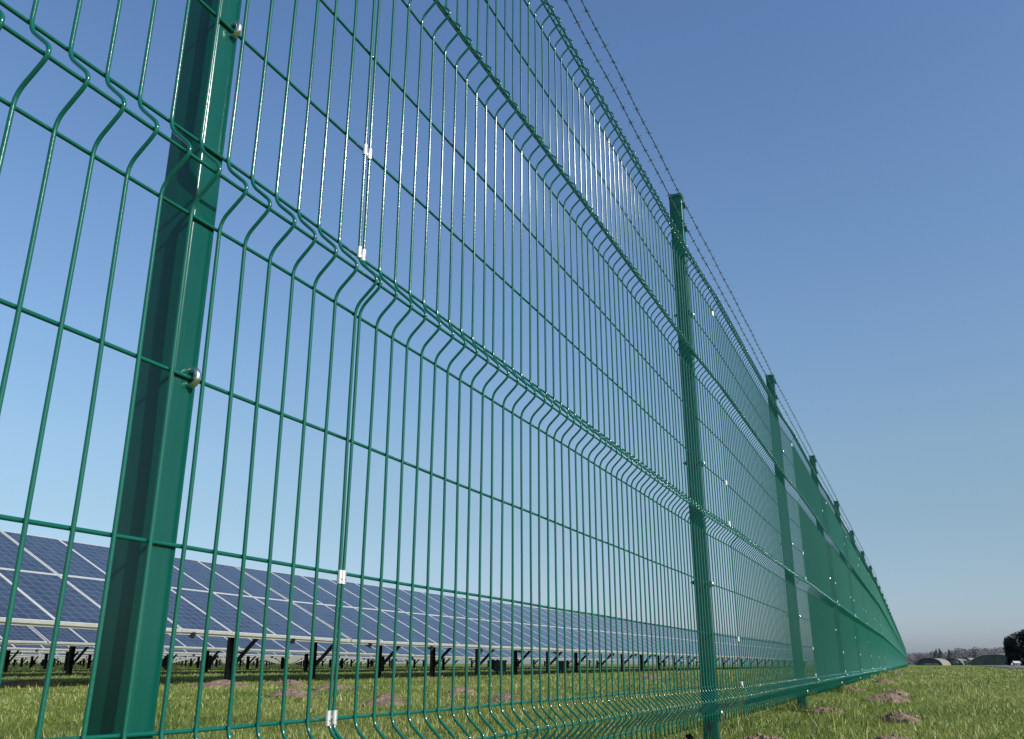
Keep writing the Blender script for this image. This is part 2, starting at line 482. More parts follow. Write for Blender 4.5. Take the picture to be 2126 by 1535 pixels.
def panel_mesh(name, nsp, fine, warp=None, bend=None, jit=1.0):
    prof = wire_profile(fine); ns = 10 if fine else 6
    T = np.gradient(prof, axis=0); T /= np.linalg.norm(T, axis=1)[:, None]
    Nrm = np.stack([T[:, 1], -T[:, 0]], 1)              # in-plane normal (x,z)
    a = np.linspace(0, 2 * math.pi, ns, endpoint=False)
    ring = np.empty((len(prof), ns, 3))
    ring[:, :, 0] = prof[:, None, 0] + RW * np.cos(a)[None] * Nrm[:, None, 0] + .0023
    ring[:, :, 2] = prof[:, None, 1] + RW * np.cos(a)[None] * Nrm[:, None, 1]
    ring[:, :, 1] = RW * np.sin(a)[None]
    m = len(prof)
    idx = np.arange(m * ns).reshape(m, ns); nxt = np.roll(idx, -1, 1)
    F = np.stack([idx[:-1], nxt[:-1], nxt[1:], idx[1:]], -1).reshape(-1, 4)
    Vs, Fs = [], []; off = 0
    rg = np.random.default_rng(5)
    for k in range(nsp + 1):
        V = ring.reshape(-1, 3).copy()
        if fine:
            p1, p2 = rg.uniform(0, 6.28, 2)
            V[:, 1] += .0009 * jit * np.sin(V[:, 2] * 4.3 + p1) + .0006 * jit * np.sin(V[:, 2] * 11 + p2) + rg.normal(0, .0006) * jit
            V[:, 0] = V[:, 0] * (1 + rg.normal(0, .02) * jit) + .0005 * jit * np.sin(V[:, 2] * 7 + p2)
        V[:, 1] += k * .05
        if warp == 'near' and k == nsp:                  # last wire is pinched towards the next panel
            V[:, 1] += .0075 * np.exp(-((V[:, 2] - .22) / .2) ** 2) + .003 * np.exp(-((V[:, 2] - .62) / .2) ** 2)
        Vs.append(V); Fs.append(F + off); off += len(V)
        caps = []
        for base, rev in ((0, False), ((m - 1) * ns, True)):
            c = list(range(base, base + ns)); caps.append(c[::-1] if not rev else c)
        Fs.append(None); Fs.append([[i + off - len(V) for i in c] for c in caps])
    # horizontals
    hn = 10 if fine else 6
    levels = [(-.0023, z) for z in ROW] + [(APX - .0028, (b + t) / 2) for b, t in FOLDS]
    Lp = nsp * .05
    mseg = nsp if fine else 12
    for hx, hz in levels:
        yy = np.linspace(-.012, Lp + .012, mseg + 1)
        ah = np.linspace(0, 2 * math.pi, hn, endpoint=False)
        V = np.empty((mseg + 1, hn, 3))
        V[:, :, 0] = hx + RW * np.cos(ah)[None]; V[:, :, 2] = hz + RW * np.sin(ah)[None]; V[:, :, 1] = yy[:, None]
        if fine:
            p1 = rg.uniform(0, 6.28); V[:, :, 2] += (.0006 * np.sin(yy * 9 + p1))[:, None]
        ii = np.arange((mseg + 1) * hn).reshape(mseg + 1, hn); nn = np.roll(ii, -1, 1)
        Fh = np.stack([ii[:-1], ii[1:], nn[1:], nn[:-1]], -1).reshape(-1, 4)
        Vs.append(V.reshape(-1, 3)); Fs.append(Fh + off)
        Fs.append(None); Fs.append([[i + off for i in range(hn)], [i + off + mseg * hn for i in range(hn)][::-1]])
        off += (mseg + 1) * hn
    V = np.concatenate(Vs)
    if warp == 'near':
        yl = V[:, 1] - Lp                                # distance before the seam (negative)
        f = np.clip((-.2 - yl) / .45, 0, 1.6)
        g = np.interp(V[:, 2], [0, .2, .4, .6, .7], [1, .35, .3, -.9, -1.1])
        V[:, 2] += .0058 * f * g
        kk = 9 + yl / .05
        V[:, 1] += np.interp(kk, [-60, -6, -3, -2, -1, 1, 4, 6, 7, 8, 9], [0, .003, .003, .0015, -.0013, -.004, -.006, -.006, -.005, -.001, 0]) * sstep((V[:, 2] - .25) / .45)
        V[:, 1] += .0035 * np.clip(1 - V[:, 2] / .35, 0, 1.3) * sstep((yl + .35) / .2) * (yl < -.02)
    if bend:
        st, yp, en = bend
        V[:, 0] += np.where(V[:, 1] < yp, st * (1 - V[:, 1] / yp), en * (V[:, 1] - yp) / (Lp - yp))
    faces = []
    smooth = []
    cap = False
    for f in Fs:
        if f is None: cap = True; continue
        fl = f.tolist() if isinstance(f, np.ndarray) else f
        faces += fl; smooth += [not cap] * len(fl); cap = False
    me = bpy.data.meshes.new(name); me.from_pydata(V.tolist(), [], faces)
    me.polygons.foreach_set('use_smooth', smooth)
    me.materials.append(M['wire']); me.update()
    return me

fence = empty('wire_mesh_fence', (0, 0, 0))
tag(fence, 'tall green welded wire mesh fence with V folds running to the horizon', 'fence')

def place_on_fence(o, y0, L):
    """put a panel whose local Y runs along the fence"""
    x0, x1 = fence_x(y0), fence_x(y0 + L); z0, z1 = fence_z(y0), fence_z(y0 + L)
    head = -math.atan2(x1 - x0, L); pit = math.atan2(z1 - z0, L)
    o.parent = fence
    o.matrix_local = Matrix.Translation((x0, y0, z0)) @ Matrix.Rotation(head, 4, 'Z') @ Matrix.Rotation(pit, 4, 'X')
    return o

meA = panel_mesh('mesh_panel', 59, True, 'near')
meB = panel_mesh('mesh_panel_long', 61, True, None, (.0, 2.60, .012))
meB2 = panel_mesh('mesh_panel_long', 61, True, None, (.012, 2.50, .013), .25)
meC = panel_mesh('mesh_panel_plain', 59, False, None, (.013, 2.39, .009))
meD = panel_mesh('mesh_panel_plain', 59, False, None, (.009, 2.39, .006))
meE = panel_mesh('mesh_panel_plain', 59, False, None, (.006, 2.39, .003))
meF = panel_mesh('mesh_panel_plain', 59, False, None, (.003, 2.39, .003))

def clip_mesh(z, xo, tilt, gap):
    """pair of steel sleeves round the two edge wires at a seam"""
    mb = MB()
    h = .0095
    for s in (-1, 1):
        y = s * gap / 2
        n = 12
        a = np.linspace(0, 2 * math.pi, n, endpoint=False)
        d = np.array((math.sin(tilt), 0, math.cos(tilt)))
        c = np.array((xo + .0023, y, z))
        mb.tube([c - d * h, c - d * h * .3, c + d * h * .3, c + d * h], .0042, n)
        mb.box(c + np.array((.0043, s * .001, -h * .35)), (.0006, .0022, .0012), 1)
    mb.box((xo - .0008, 0, z), (.0012, max(gap - .004, .001), h * .55), 0)
    return mb.mesh('seam_clip', [M['steel'], M['dark']])

seams = []
y = 1.0647 - 2.95
plan = [(meA, 59), (meB, 61), (meB2, 61)] + [(meC, 59), (meD, 59), (meE, 59)] + [(meF, 59)] * 44
panels = []
for i, (me, ns) in enumerate(plan):
    o = link('mesh_panel', me)
    place_on_fence(o, y, ns * .05)
    panels.append(o)
    seams.append(y + ns * .05 + .0074)
    y += ns * .05 + .0148
    if i == 0: panels[0]['label'] = 'nearest mesh panel, cut off by the left edge'
CLIPS = [(.002, 0, 0, .0148), (-.032, .0180, -.78, .0148), (.190, 0, 0, .0080), (.703, 0, 0, .0122), (.893, 0, 0, .0142), (1.752, 0, 0, .0148)]
clip_near = [clip_mesh(*c) for c in CLIPS]
clip_far = [clip_mesh(*c[:3], .0148) for c in CLIPS]
for i, ys in enumerate(seams[:8]):
    for c, me in enumerate(clip_near if i == 0 else clip_far):
        if i == 0 and c in (1, 5): continue
        o = link('seam_clip', me)
        o.parent = panels[i + 1]
        o.location = ((0, .012, .013, .009, .006)[i] if i < 5 else .003, -CLIPS[c][3] / 2 if i == 0 else -.0074, 0)

# posts
PTOP = {1: 2.185, 2: 2.170, 3: 2.156, 4: 2.144, 5: 2.137, 6: 2.125}
def post_y(n):
    return .7435 if n == 1 else 3.683 + 2.958 * (n - 2)

def rounded_rect(w, d, r, k=4):
    P = []
    for (sx, sy, a0) in ((1, 1, 0), (-1, 1, 90), (-1, -1, 180), (1, -1, 270)):
        for j in range(k + 1):
            a = R(a0 + 90 * j / k)
            P.append((sx * (w / 2 - r) + r * math.cos(a), sy * (d / 2 - r) + r * math.sin(a)))
    return P

def post_mesh(height):
    P = rounded_rect(.060, .040, .0045); n = len(P)
    zs = [-.6, .6, 1.2, height]
    V = [(p[0], p[1], z) for z in zs for p in P]; F = []
    for i in range(len(zs) - 1):
        for j in range(n):
            k = (j + 1) % n
            F.append((i * n + j, i * n + k, (i + 1) * n + k, (i + 1) * n + j))
    mb = MB().add(V, F, 0, True)
    mb.add(V[-n:], [tuple(range(n))], 0)
    # dark plate low on the camera-facing side, painting the shade inside a slot
    slot = [(.012 * math.cos(t) * .55, .012 * math.sin(t) + (.009 if math.sin(t) > 0 else -.009)) for t in np.linspace(0, 2 * math.pi, 16, endpoint=False)]
    mb.add([(-.004 + s[0], -.0206, .118 + s[1]) for s in slot], [tuple(range(16))], 1)
    return mb.mesh('post', [M['post'], M['dark']])

def cap_mesh():
    P = rounded_rect(.0635, .0435, .005); n = len(P)
    V = [(p[0], p[1], -.012) for p in P] + [(p[0], p[1], .003) for p in P] + [(p[0] * .86, p[1] * .86, .0065) for p in P]
    F = []
    for i in range(2):
        for j in range(n):
            k = (j + 1) % n
            F.append((i * n + j, i * n + k, (i + 1) * n + k, (i + 1) * n + j))
    F.append(tuple(range(2 * n, 3 * n)))
    return MB().add(V, F).mesh('cap', [M['post']])

def hook_mesh():
    """bent steel hook bolt that clasps a horizontal wire, with its nut behind the post"""
    mb = MB()
    a = np.linspace(R(112), R(-112), 18)
    pts = [(.0022 + .0078 * math.cos(t), 0, .0092 * math.sin(t)) for t in a]
    pts = [(-.006, 0, pts[0][2] * .98)] + pts + [(-.006, 0, pts[-1][2] * .98)]
    mb.tube(pts, [.0038] + [.0042] * 18 + [.0036], 10, 0, True, (0, 1, 0))
    mb.tube([(-.0700, 0, .0085), (-.0040, 0, .0085)], .0030, 8, 0)
    mb.tube([(-.0630, 0, .0085), (-.0720, 0, .0085)], .0075, 6, 1)
    mb.tube([(-.0700, 0, .0085), (-.0800, 0, .0085)], .004, 8, 1)
    return mb.mesh('hook_bolt', [M['hook'], M['black_steel']])
cap_me, hook_me = cap_mesh(), hook_mesh()
npost = 50
post_cache = {}
for n in range(0, npost + 1):
    yy = post_y(n) if n > 0 else .7435 - 2.95
    base = gz(fence_x(yy), yy)
    top = PTOP.get(n, 2.113 if yy < 120 else 2.113 + fence_z(yy))
    hgt = round(top - base, 2)
    if hgt not in post_cache: post_cache[hgt] = post_mesh(hgt)
    dx = fence_x(yy)
    o = link('post', post_cache[hgt], fence, (dx - .0350, yy, top - hgt))
    if n > 20: continue
    c = link('cap', cap_me, o, (0, 0, hgt))
    if n < 7:
        for hz in (-.10, .393, .895, 1.581):
            h = link('hook_bolt', hook_me, o)
            h.location = (.0350 - .0023, .006, fence_z(yy) + hz - (top - hgt))

# barbed wire: two strands, each one twisted pair with barbs
def barbed(name, dz, label, sag):
    mb = MB()
    V, F = [], []
    ends = [(-2.2, .7435 - 2.95)] 
    ys = [.7435 - 2.95] + [post_y(n) for n in range(1, 31)]
    for i in range(len(ys) - 1):
        ya, yb = ys[i], ys[i + 1]
        n0 = i
        za = PTOP.get(i, 2.113 if i > 1 else 2.19) - dz; zb = PTOP.get(i + 1, 2.113) - dz
        near = yb < 8
        steps = 150 if near else (60 if yb < 30 else 14)
        t = np.linspace(0, 1, steps + 1)
        yv = ya + (yb - ya) * t
        cx = np.array([fence_x(q) for q in yv]) + .0035 + .010 * 4 * t * (1 - t)
        cz = za + (zb - za) * t - sag * 4 * t * (1 - t) + .0035 * np.sin(t * 31 + i) * t * (1 - t) * 4
        strands = (0, math.pi) if near else (0,)
        for ph in strands:
            w = .0017 if near else 0.0
            tw = yv * 2 * math.pi / .075 + ph
            pts = np.stack([cx + w * np.cos(tw), yv, cz + w * np.sin(tw)], 1)
            mb.tube(pts, .0013 if near else .0021, 5 if near else 4, 0, False, (1, 0, 0))
        if yb < 40:
            m = int((yb - ya) / .095)
            for k in range(m):
                q = (k + .5 + random.uniform(-.1, .1)) / m
                yc = ya + (yb - ya) * q
                c = np.array((np.interp(q, t, cx), yc, np.interp(q, t, cz)))
                r0 = random.uniform(0, 3.14)
                if yb < 20:
                    for j in range(4):
                        an = r0 + j * math.pi / 2 + random.uniform(-.3, .3)
                        d = np.array((math.cos(an), random.uniform(-.35, .35), math.sin(an))) * .0155
                        mb.tube([c - d * .1, c + d], [.0015, .0006], 4, 0, False, (0, 1, 0))
                    mb.tube([c + (0, -.006, 0), c + (0, .006, 0)], .0036, 6, 0, True, (1, 0, 0))
                else:
                    mb.tube([c + (0, -.009, 0), c + (0, .009, 0)], .0055, 4, 0, True, (1, 0, 0))
        # tie at the post
        mb.box((fence_x(yb) - .001, yb + .012, zb), (.009, .007, .030), 1)
    o = mb.build(name, [M['barb'], M['post']])
    tag(o, label, 'barbed wire', 'barbed wire strands on the post tops')
barbed('barbed_wire', .048, 'upper twisted barbed wire strand tied just under the fence post tops', .012)
barbed('barbed_wire', .172, 'lower twisted barbed wire strand running just above the mesh', .014)

# ------------------------------------------------------------------ solar field
TH = .039; TI = .453; SL = 1.671; SW = 1.010
U = np.array([math.sin(TH), math.cos(TH)]); Vv = np.array([-math.cos(TH), math.sin(TH)])
P0 = np.array([-8.816, 11.056])
PITCH = 8.2
AZT = [-.68, -.42, -.17, 0, .2, .45, .9]
def rail_z(row, n):
    """rail height follows the gentle fall of the field"""
    if row == 0:
        return float(np.interp(n, [-20, -4, 0, 2, 10, 28, 45, 70], [.80, .57, .513, .472, .385, .395, .30, .22]))
    p = P0 + Vv * PITCH * row + U * n * SW
    ang = math.atan2(p[1], -(p[0] - .75))              # 0 = straight left, 90deg = along the fence
    a = math.degrees(ang)
    return -.045 * max(0, min(row - 3, 8)) + float(np.interp(a, [20, 36, 44, 50, 54, 60, 68, 90], [.60, .54, .46, .385, .345, .305, .255, .22]))

def module_mesh():
    mb = MB(); w, L = 1.001, 1.664; t = .042; fw = .024
    # local: x along row, y up the slope, z normal; origin at lower left corner
    for (x0, x1, y0, y1) in ((0, w, 0, fw), (0, w, L - fw, L), (0, fw, fw, L - fw), (w - fw, w, fw, L - fw)):
        mb.box(((x0 + x1) / 2, (y0 + y1) / 2, -t / 2), (x1 - x0, y1 - y0, t), 0)
    mb.box((w / 2, L / 2, -.0065), (w - 2 * fw, L - 2 * fw, .005), 1)
    me = mb.mesh('solar_panel', [M['frame'], M['cells']])
    uv = me.uv_layers.new(name='UVMap')
    for p in me.polygons:
        for li in p.loop_indices:
            c = me.vertices[me.loops[li].vertex_index].co
            uv.data[li].uv = ((c.x - fw) / (w - 2 * fw), (c.y - fw) / (L - 2 * fw))
    return me
mod_me = module_mesh()

def field_mesh(cols):
    """all the modules of one far table as a single sheet of modules"""
    vs = np.array([v.co[:] for v in mod_me.vertices]); fs = [list(p.vertices) for p in mod_me.polygons]; mi = [p.material_index for p in mod_me.polygons]
    luv = [[mod_me.uv_layers[0].data[l].uv[:] for l in p.loop_indices] for p in mod_me.polygons]
    V, F, I, UVs = [], [], [], []
    for i in range(cols):
        for j in range(2):
            V.append(vs + np.array((i * SW, j * SL, 0))); o = (len(V) - 1) * len(vs)
            F += [[q + o for q in f] for f in fs]; I += mi; UVs += luv
    me = bpy.data.meshes.new('panel_sheet'); me.from_pydata(np.concatenate(V).tolist(), [], F)
    me.materials.append(M['frame']); me.materials.append(M['cells']); me.polygons.foreach_set('material_index', I)
    uv = me.uv_layers.new(name='UVMap')
    k = 0
    flat = [c for f in UVs for q in f for c in q]
    uv.data.foreach_set('uv', flat)
    me.update()
    return me
sheet_me = field_mesh(20)

def rail_mesh(L):
    mb = MB()
    mb.box((L / 2, .045, -.064), (L, .050, .042), 0)           # lower purlin
    mb.box((L / 2, 1.0, -.066), (L, .04, .046), 0)
    mb.box((L / 2, 2.3, -.066), (L, .04, .046), 0)
    mb.box((L / 2, 3.2, -.066), (L, .04, .046), 0)
    return mb.mesh('rail', [M['frame']])
rail_me = rail_mesh(20 * SW - .025)

def post_c_mesh(h, width):
    """rammed steel C post standing free: back plate with two flanges"""
    mb = MB()
    mb.box((0, 0, h / 2), (.012, width, h), 0)
    mb.box((.030, width / 2 - .006, h / 2), (.048, .012, h), 0)
    mb.box((.030, -width / 2 + .006, h / 2), (.048, .012, h), 0)
    mb.box((.0, 0, h - .05), (.09, width * 1.12, .012), 0)
    return mb.mesh('support_post', [M['black_steel']])
cpost = {}
arr_count = 0
ROWNAME = ['nearest', 'second', 'third', 'fourth', 'fifth', 'sixth', 'seventh', 'eighth', 'ninth', 'tenth', 'eleventh', 'twelfth', 'thirteenth', 'fourteenth']
def make_table(row, n0, label, detail, post_n, width, box_at=()):
    n1 = n0 + 20
    a = P0 + Vv * PITCH * row + U * n0 * SW; b = a + U * 20 * SW
    za, zb = rail_z(row, n0), rail_z(row, n1)
    fall = math.atan2(zb - za, 20 * SW)
    root = empty('solar_array', (a[0], a[1], gz(*a)))
    tag(root, label, 'solar array', 'rows of solar panels behind the fence')
    ex = Vector((U[0], U[1], 0)) * math.cos(fall) + Vector((0, 0, math.sin(fall)))
    up = Vector((Vv[0] * math.cos(TI), Vv[1] * math.cos(TI), math.sin(TI)))
    ez = ex.cross(up).normalized(); ey = ez.cross(ex)
    Rm = Matrix((ex, ey, ez)).transposed().to_4x4()
    B = Matrix.Translation((0, 0, za - gz(*a))) @ Rm
    if detail:
        for i in range(20):
            for j in range(2):
                o = link('solar_panel', mod_me, root)
                jig = Matrix.Translation((i * (SW - .0025), j * SL, random.uniform(-.003, .003)))
                o.matrix_local = B @ jig
    else:
        o = link('panel_sheet', sheet_me, root); o.matrix_local = B
    o = link('rail', rail_me, root); o.matrix_local = B
    for n in post_n:
        if not (n0 - .01 <= n < n1): continue
        p = P0 + Vv * (PITCH * row + 1.3) + U * n * SW
        zr = rail_z(row, n)
        g = gz(*p); top = zr + 1.3 * math.tan(TI) - .22
        h = round(top - g + .05, 2)
        key = (h, width)
        if key not in cpost: cpost[key] = post_c_mesh(h, width)
        loc = Vector((p[0] - a[0], p[1] - a[1], g - .05 - gz(*a)))
        po = link('support_post', cpost[key], root, loc, (0, 0, -TH))
        # diagonal strut and sloping girder, in the post's own frame (x towards the fence)
        mb = MB()
        s0 = np.array((.03, .0, g * 0 + h * .30)); 
        q0 = np.array((.03, .03, .30 - .02)); q1 = np.array((.66, .03, .30 + .56))
        d = q1 - q0; Ld = np.linalg.norm(d); ax = d / Ld
        Mx = np.stack([np.array((ax[2], 0, -ax[0])), np.array((0, 1, 0)), ax], 1)
        mb.box((q0 + q1) / 2, (.060, .035, Ld), 0, Mx)
        mb.build('strut', M['black_steel'], po)
        mb = MB()
        gl = np.array((1.30, .0, zr - .085 - g + .05)); gh = np.array((-1.5, .0, zr - .085 - g + .05 + 2.8 * math.tan(TI)))
        d = gh - gl; Ld = np.linalg.norm(d); ax = d / Ld
        Mx = np.stack([np.array((ax[2], 0, -ax[0])), np.array((0, 1, 0)), ax], 1)
        mb.box((gl + gh) / 2 + np.array((0, .09, 0)), (.085, .045, Ld), 0, Mx)
        mb.build('girder', M['black_steel'], po)
    for n in box_at:
        p = P0 + Vv * (PITCH * row + 1.55) + U * n * SW
        mb = MB()
        mb.box((0, 0, 0), (.20, .40, .29), 0); mb.box((.105, 0, 0), (.012, .35, .24), 0); mb.box((.115, .13, .02), (.012, .02, .06), 1)
        mb.box((-.03, -.14, -.19), (.04, .03, .11), 1); mb.box((-.03, .14, -.19), (.04, .03, .11), 1)
        mb.build('inverter_box', [M['box_grey'], M['dark']], root, (p[0] - a[0], p[1] - a[1], gz(*p) + .235 - gz(*a)))
    return root

posts1 = [1.30 + 2.2 * (i - 1) for i in range(0, 40)]
SIDE = {0: 'nearest solar table, cut off by the left edge of the picture',
        1: 'nearest-row solar table seen right of the near green post, with closely spaced supports',
        2: 'nearest-row solar table reaching behind the second fence post',
        3: 'nearest-row solar table seen only through the dense mesh beyond the second post'}
for k, n0 in enumerate((-17, 3, 23, 43)):
    make_table(0, n0, SIDE[k], True, posts1, .145, box_at=((11.9, 16.2) if k == 1 else ()))
for row in range(1, 14):
    posts = [.25 + 2.2 * i + (.9 * row) % 2.2 for i in range(-10, 50)]
    if row == 1: posts = [.2 + 4.4 * i for i in range(-4, 20)]
    starts = {1: (-17, 3, 23, 43), 2: (-17, 3, 23, 43), 3: (-7, 13, 33), 4: (-7, 13, 33), 5: (3, 23, 43), 6: (3, 23, 43)}.get(row, (13, 33, 53, 73) if row < 10 else (23, 43, 63, 83))
    pos = ['leftmost visible table', 'middle table', 'farther table', 'farthest table']
    for k, n0 in enumerate(starts):
        make_table(row, n0, '%s of the %s row of solar panels back from the fence' % (pos[k], ROWNAME[row]), row == 1 and k < 3, posts, .135,
                   box_at=((6.6,) if (row, k) == (1, 1) else ()))

# ------------------------------------------------------------------ far background
def leaf_cloud(centres, radii, count, size, rg, flat=1.0):
    """many small faces scattered through ellipsoids; returns verts, faces, tint"""
    V, F, T = [], [], []
    w = np.array([r[0] * r[2] for r in radii]); w = w / w.sum()
    pick = rg.choice(len(centres), count, p=w)
    for c in pick:
        C, Rr = centres[c], radii[c]
        d = rg.normal(0, 1, 3); d /= np.linalg.norm(d)
        q = d * rg.uniform(.45, 1.0) ** .5 * np.array(Rr) + np.array(C)
        s = size * rg.uniform(.5, 1.5)
        a = rg.normal(0, 1, 3); a /= np.linalg.norm(a); b = np.cross(a, rg.normal(0, 1, 3)); b /= np.linalg.norm(b)
        i = len(V)
        V += [q - a * s, q + b * s * .7, q + a * s, q - b * s * .7]
        F.append((i, i + 1, i + 2, i + 3))
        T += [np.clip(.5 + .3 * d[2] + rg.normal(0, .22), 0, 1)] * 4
    return V, F, T

def tinted(name, V, F, T, mat, parent=None, loc=None):
    me = bpy.data.meshes.new(name); me.from_pydata([tuple(map(float, v)) for v in V], [], F)
    at = me.attributes.new('tint', 'FLOAT', 'POINT'); at.data.foreach_set('value', np.array(T, np.float32))
    me.materials.append(mat); me.update()
    return link(name, me, parent, loc)

def polar(deg, d):
    """point at a compass bearing measured to the right of the fence line"""
    return .75 + d * math.sin(R(deg)), d * math.cos(R(deg))

# bare woodland on the horizon: one far mass
rg = np.random.default_rng(21)
cs, rs = [], []
for i in range(150):
    t = i / 149
    deg = -3.5 + 14.5 * t + rg.normal(0, .08)
    d = 1400 + rg.uniform(-60, 60)
    px = 1893 + (deg + .6) * 36
    hgt = np.interp(deg, [-4, -.5, 0, .7, 1.3, 1.8, 2.2, 2.8, 3.3, 3.6, 4.1, 5, 11], [17, 18, 20, 20, 18, 23, 24.5, 24.5, 25.5, 23, 27, 25, 24]) + rg.normal(0, 1.0)
    x, y = polar(deg, d); z = gz(x, y)
    cs.append((x, y, z + hgt * .44)); rs.append((11, 11, hgt * .43))
    if i % 2 == 0:
        cs.append((x + rg.normal(0, 5), y, z + hgt * .74)); rs.append((4.5, 4.5, hgt * .14))
V, F, T = leaf_cloud(cs, rs, 60000, .85, rg)
tag(tinted('bare_woodland', V, F, T, M['wood']), 'hazy mauve brown bare woodland along the right horizon', 'woodland', kind='stuff')

def spruce(deg, d, h, label):
    rg = np.random.default_rng(int(d * 7 + deg * 100))
    x, y = polar(deg, d); z = gz(x, y)
    root = empty('spruce_tree', (x, y, z)); tag(root, label, 'tree', 'dark spruces in front of the bare woodland')
    MB().tube([(0, 0, -1), (0, 0, h * .5), (0, 0, h * .97)], [h * .025, h * .015, h * .003], 8).build('trunk', M['bark'], root)
    cs, rs = [], []
    for k in range(9):
        t = k / 9
        cs.append((rg.normal(0, .4), rg.normal(0, .4), h * (.2 + .78 * t))); rs.append((h * .26 * (1 - t) + .5,) * 2 + (h * .09,))
    V, F, T = leaf_cloud(cs, rs, 900, h * .03, rg)
    tinted('crown', V, F, T, M['spruce'], root)
spruce(1.0, 1290, 21.0, 'taller pointed spruce above the gap between the two arched shelters')
spruce(.80, 1300, 20.5, 'thin spruce just left of the tallest spruce above the first shelter')
spruce(1.48, 1280, 19.5, 'rounded dark spruce above the second arched shelter')
spruce(2.75, 1270, 17, 'small dark spruce left of the wide mossy shelter')

def big_tree(deg, d, h, w, label):
    rg = np.random.default_rng(int(d + h * 31))
    x, y = polar(deg, d); z = gz(x, y)
    root = empty('evergreen_tree', (x, y, z)); tag(root, label, 'tree', 'dark evergreens at the right edge')
    mb = MB().tube([(0, 0, -1), (.1, 0, h * .3), (0, .1, h * .7)], [h * .04, h * .03, h * .01], 8)
    for k in range(6):
        a = k * 1.05; mb.tube([(0, 0, h * (.15 + .08 * k)), (math.cos(a) * w * .4, math.sin(a) * w * .4, h * (.3 + .09 * k))], [h * .015, h * .004], 6)
    mb.build('trunk', M['bark'], root)
    cs, rs = [], []
    for k in range(95):
        t = rg.uniform(.03, .90); a = rg.uniform(0, 6.28)
        rad = w * .5 * math.sqrt(max(0, 1 - max(0, (t - .30) / .68) ** 2)) * rg.uniform(.2, .86)
        cs.append((math.cos(a) * rad, math.sin(a) * rad, h * t)); s = h * rg.uniform(.09, .16)
        rs.append((s * 1.15, s * 1.15, s))
    V, F, T = leaf_cloud(cs, rs, 26000, h * .015, rg)
    tinted('crown', V, F, T, M['darktree'], root)
big_tree(5.58, 300, 10.2, 15.0, 'broad near-black evergreen cut off by the right edge')
big_tree(4.55, 306, 8.0, 2.6, 'smaller ragged evergreen on the left flank of the broad dark one')

# aircraft shelters
def shelter(deg, d, width, hgt, length, axis_deg, label, green=False):
    x, y = polar(deg, d); z = gz(x, y)
    root = empty('aircraft_shelter', (x, y, z), -R(axis_deg))        # local +Y runs into the shelter
    tag(root, label, 'aircraft shelter', 'arched aircraft shelters on the far side')
    n = 28
    arc = [(-width / 2 * math.cos(math.pi * i / n), hgt * math.sin(math.pi * i / n) ** (.8 if green else .9)) for i in range(n + 1)]
    V = []; F = []
    m = 6
    for j in range(m + 1):
        for (ax, az) in arc: V.append((ax, length * j / m, az - .6))
    for j in range(m):
        for i in range(n): F.append((j * (n + 1) + i, j * (n + 1) + i + 1, (j + 1) * (n + 1) + i + 1, (j + 1) * (n + 1) + i))
    MB().add(V, F, 0, True).build('shell', M['shelter_green'] if green else M['shelter_wall'], root)
    # front wall with its big sliding doors, slightly recessed under a rim
    fr = [(ax * .985, -.02 if green else .6, az * .985 - .6) for ax, az in arc]
    MB().add(fr, [tuple(range(n + 1))]).build('front_wall', M['shelter_green'] if green else M['shelter_front'], root)
    dw = width * .34
    mb = MB()
    mb.box((-dw / 2 - .1, -.25 if green else .4, hgt * .33), (dw, .2, hgt * .64), 0); mb.box((dw / 2 + .1, -.3 if green else .35, hgt * .33), (dw, .2, hgt * .64), 0)
    mb.build('door', M['shelter_green'] if green else M['shelter_front'], root)
    bk = [(ax, length, az - .6) for ax, az in arc]
    MB().add(bk, [tuple(range(n + 1))[::-1]]).build('back_wall', M['shelter_wall'], root)
    mb = MB()
    ribs = (0.0,) if not green else (0.04, .5, .98)
    for q in ribs:
        pts = [(ax * 1.012, length * q, az * 1.012 - .6) for ax, az in arc]
        mb.tube(pts, .30, 5, 0, True, (0, 1, 0))
    mb.build('rim', M['shelter_front'] if not green else M['rib'], root)
    return root
shelter(.36, 900, 21.0, 6.6, 34, 14, 'left arched shelter with dark front and pale concrete side')
shelter(1.52, 930, 18.0, 6.4, 34, 15, 'second arched shelter half hidden behind the leftmost one')
shelter(2.18, 990, 13, 7.4, 26, 20, 'small pale shelter corner showing left of the mossy shelter')
shelter(3.66, 800, 36.0, 8.5, 26, 22, 'wide mossy green shelter left of the dark evergreen', True)

# brush mound between shelters
def mound(deg, d, w, h, label):
    rg = np.random.default_rng(int(d))
    x, y = polar(deg, d); z = gz(x, y)
    cs = [(rg.uniform(-w / 2, w / 2), rg.uniform(-3, 3), h * .4) for _ in range(14)]
    rs = [(w * .16, 3, h * rg.uniform(.35, .6)) for _ in range(14)]
    V, F, T = leaf_cloud(cs, rs, 900, h * .10, rg)
    o = tinted('shrub', V, F, T, M['spruce'], None, (x, y, z)); tag(o, label, 'shrub', 'scrub between the shelters')
mound(2.15, 860, 15, 5.0, 'low green scrub between the second and the mossy shelter')
mound(.45, 850, 10, 1.8, 'low scrub against the dark front of the left shelter')

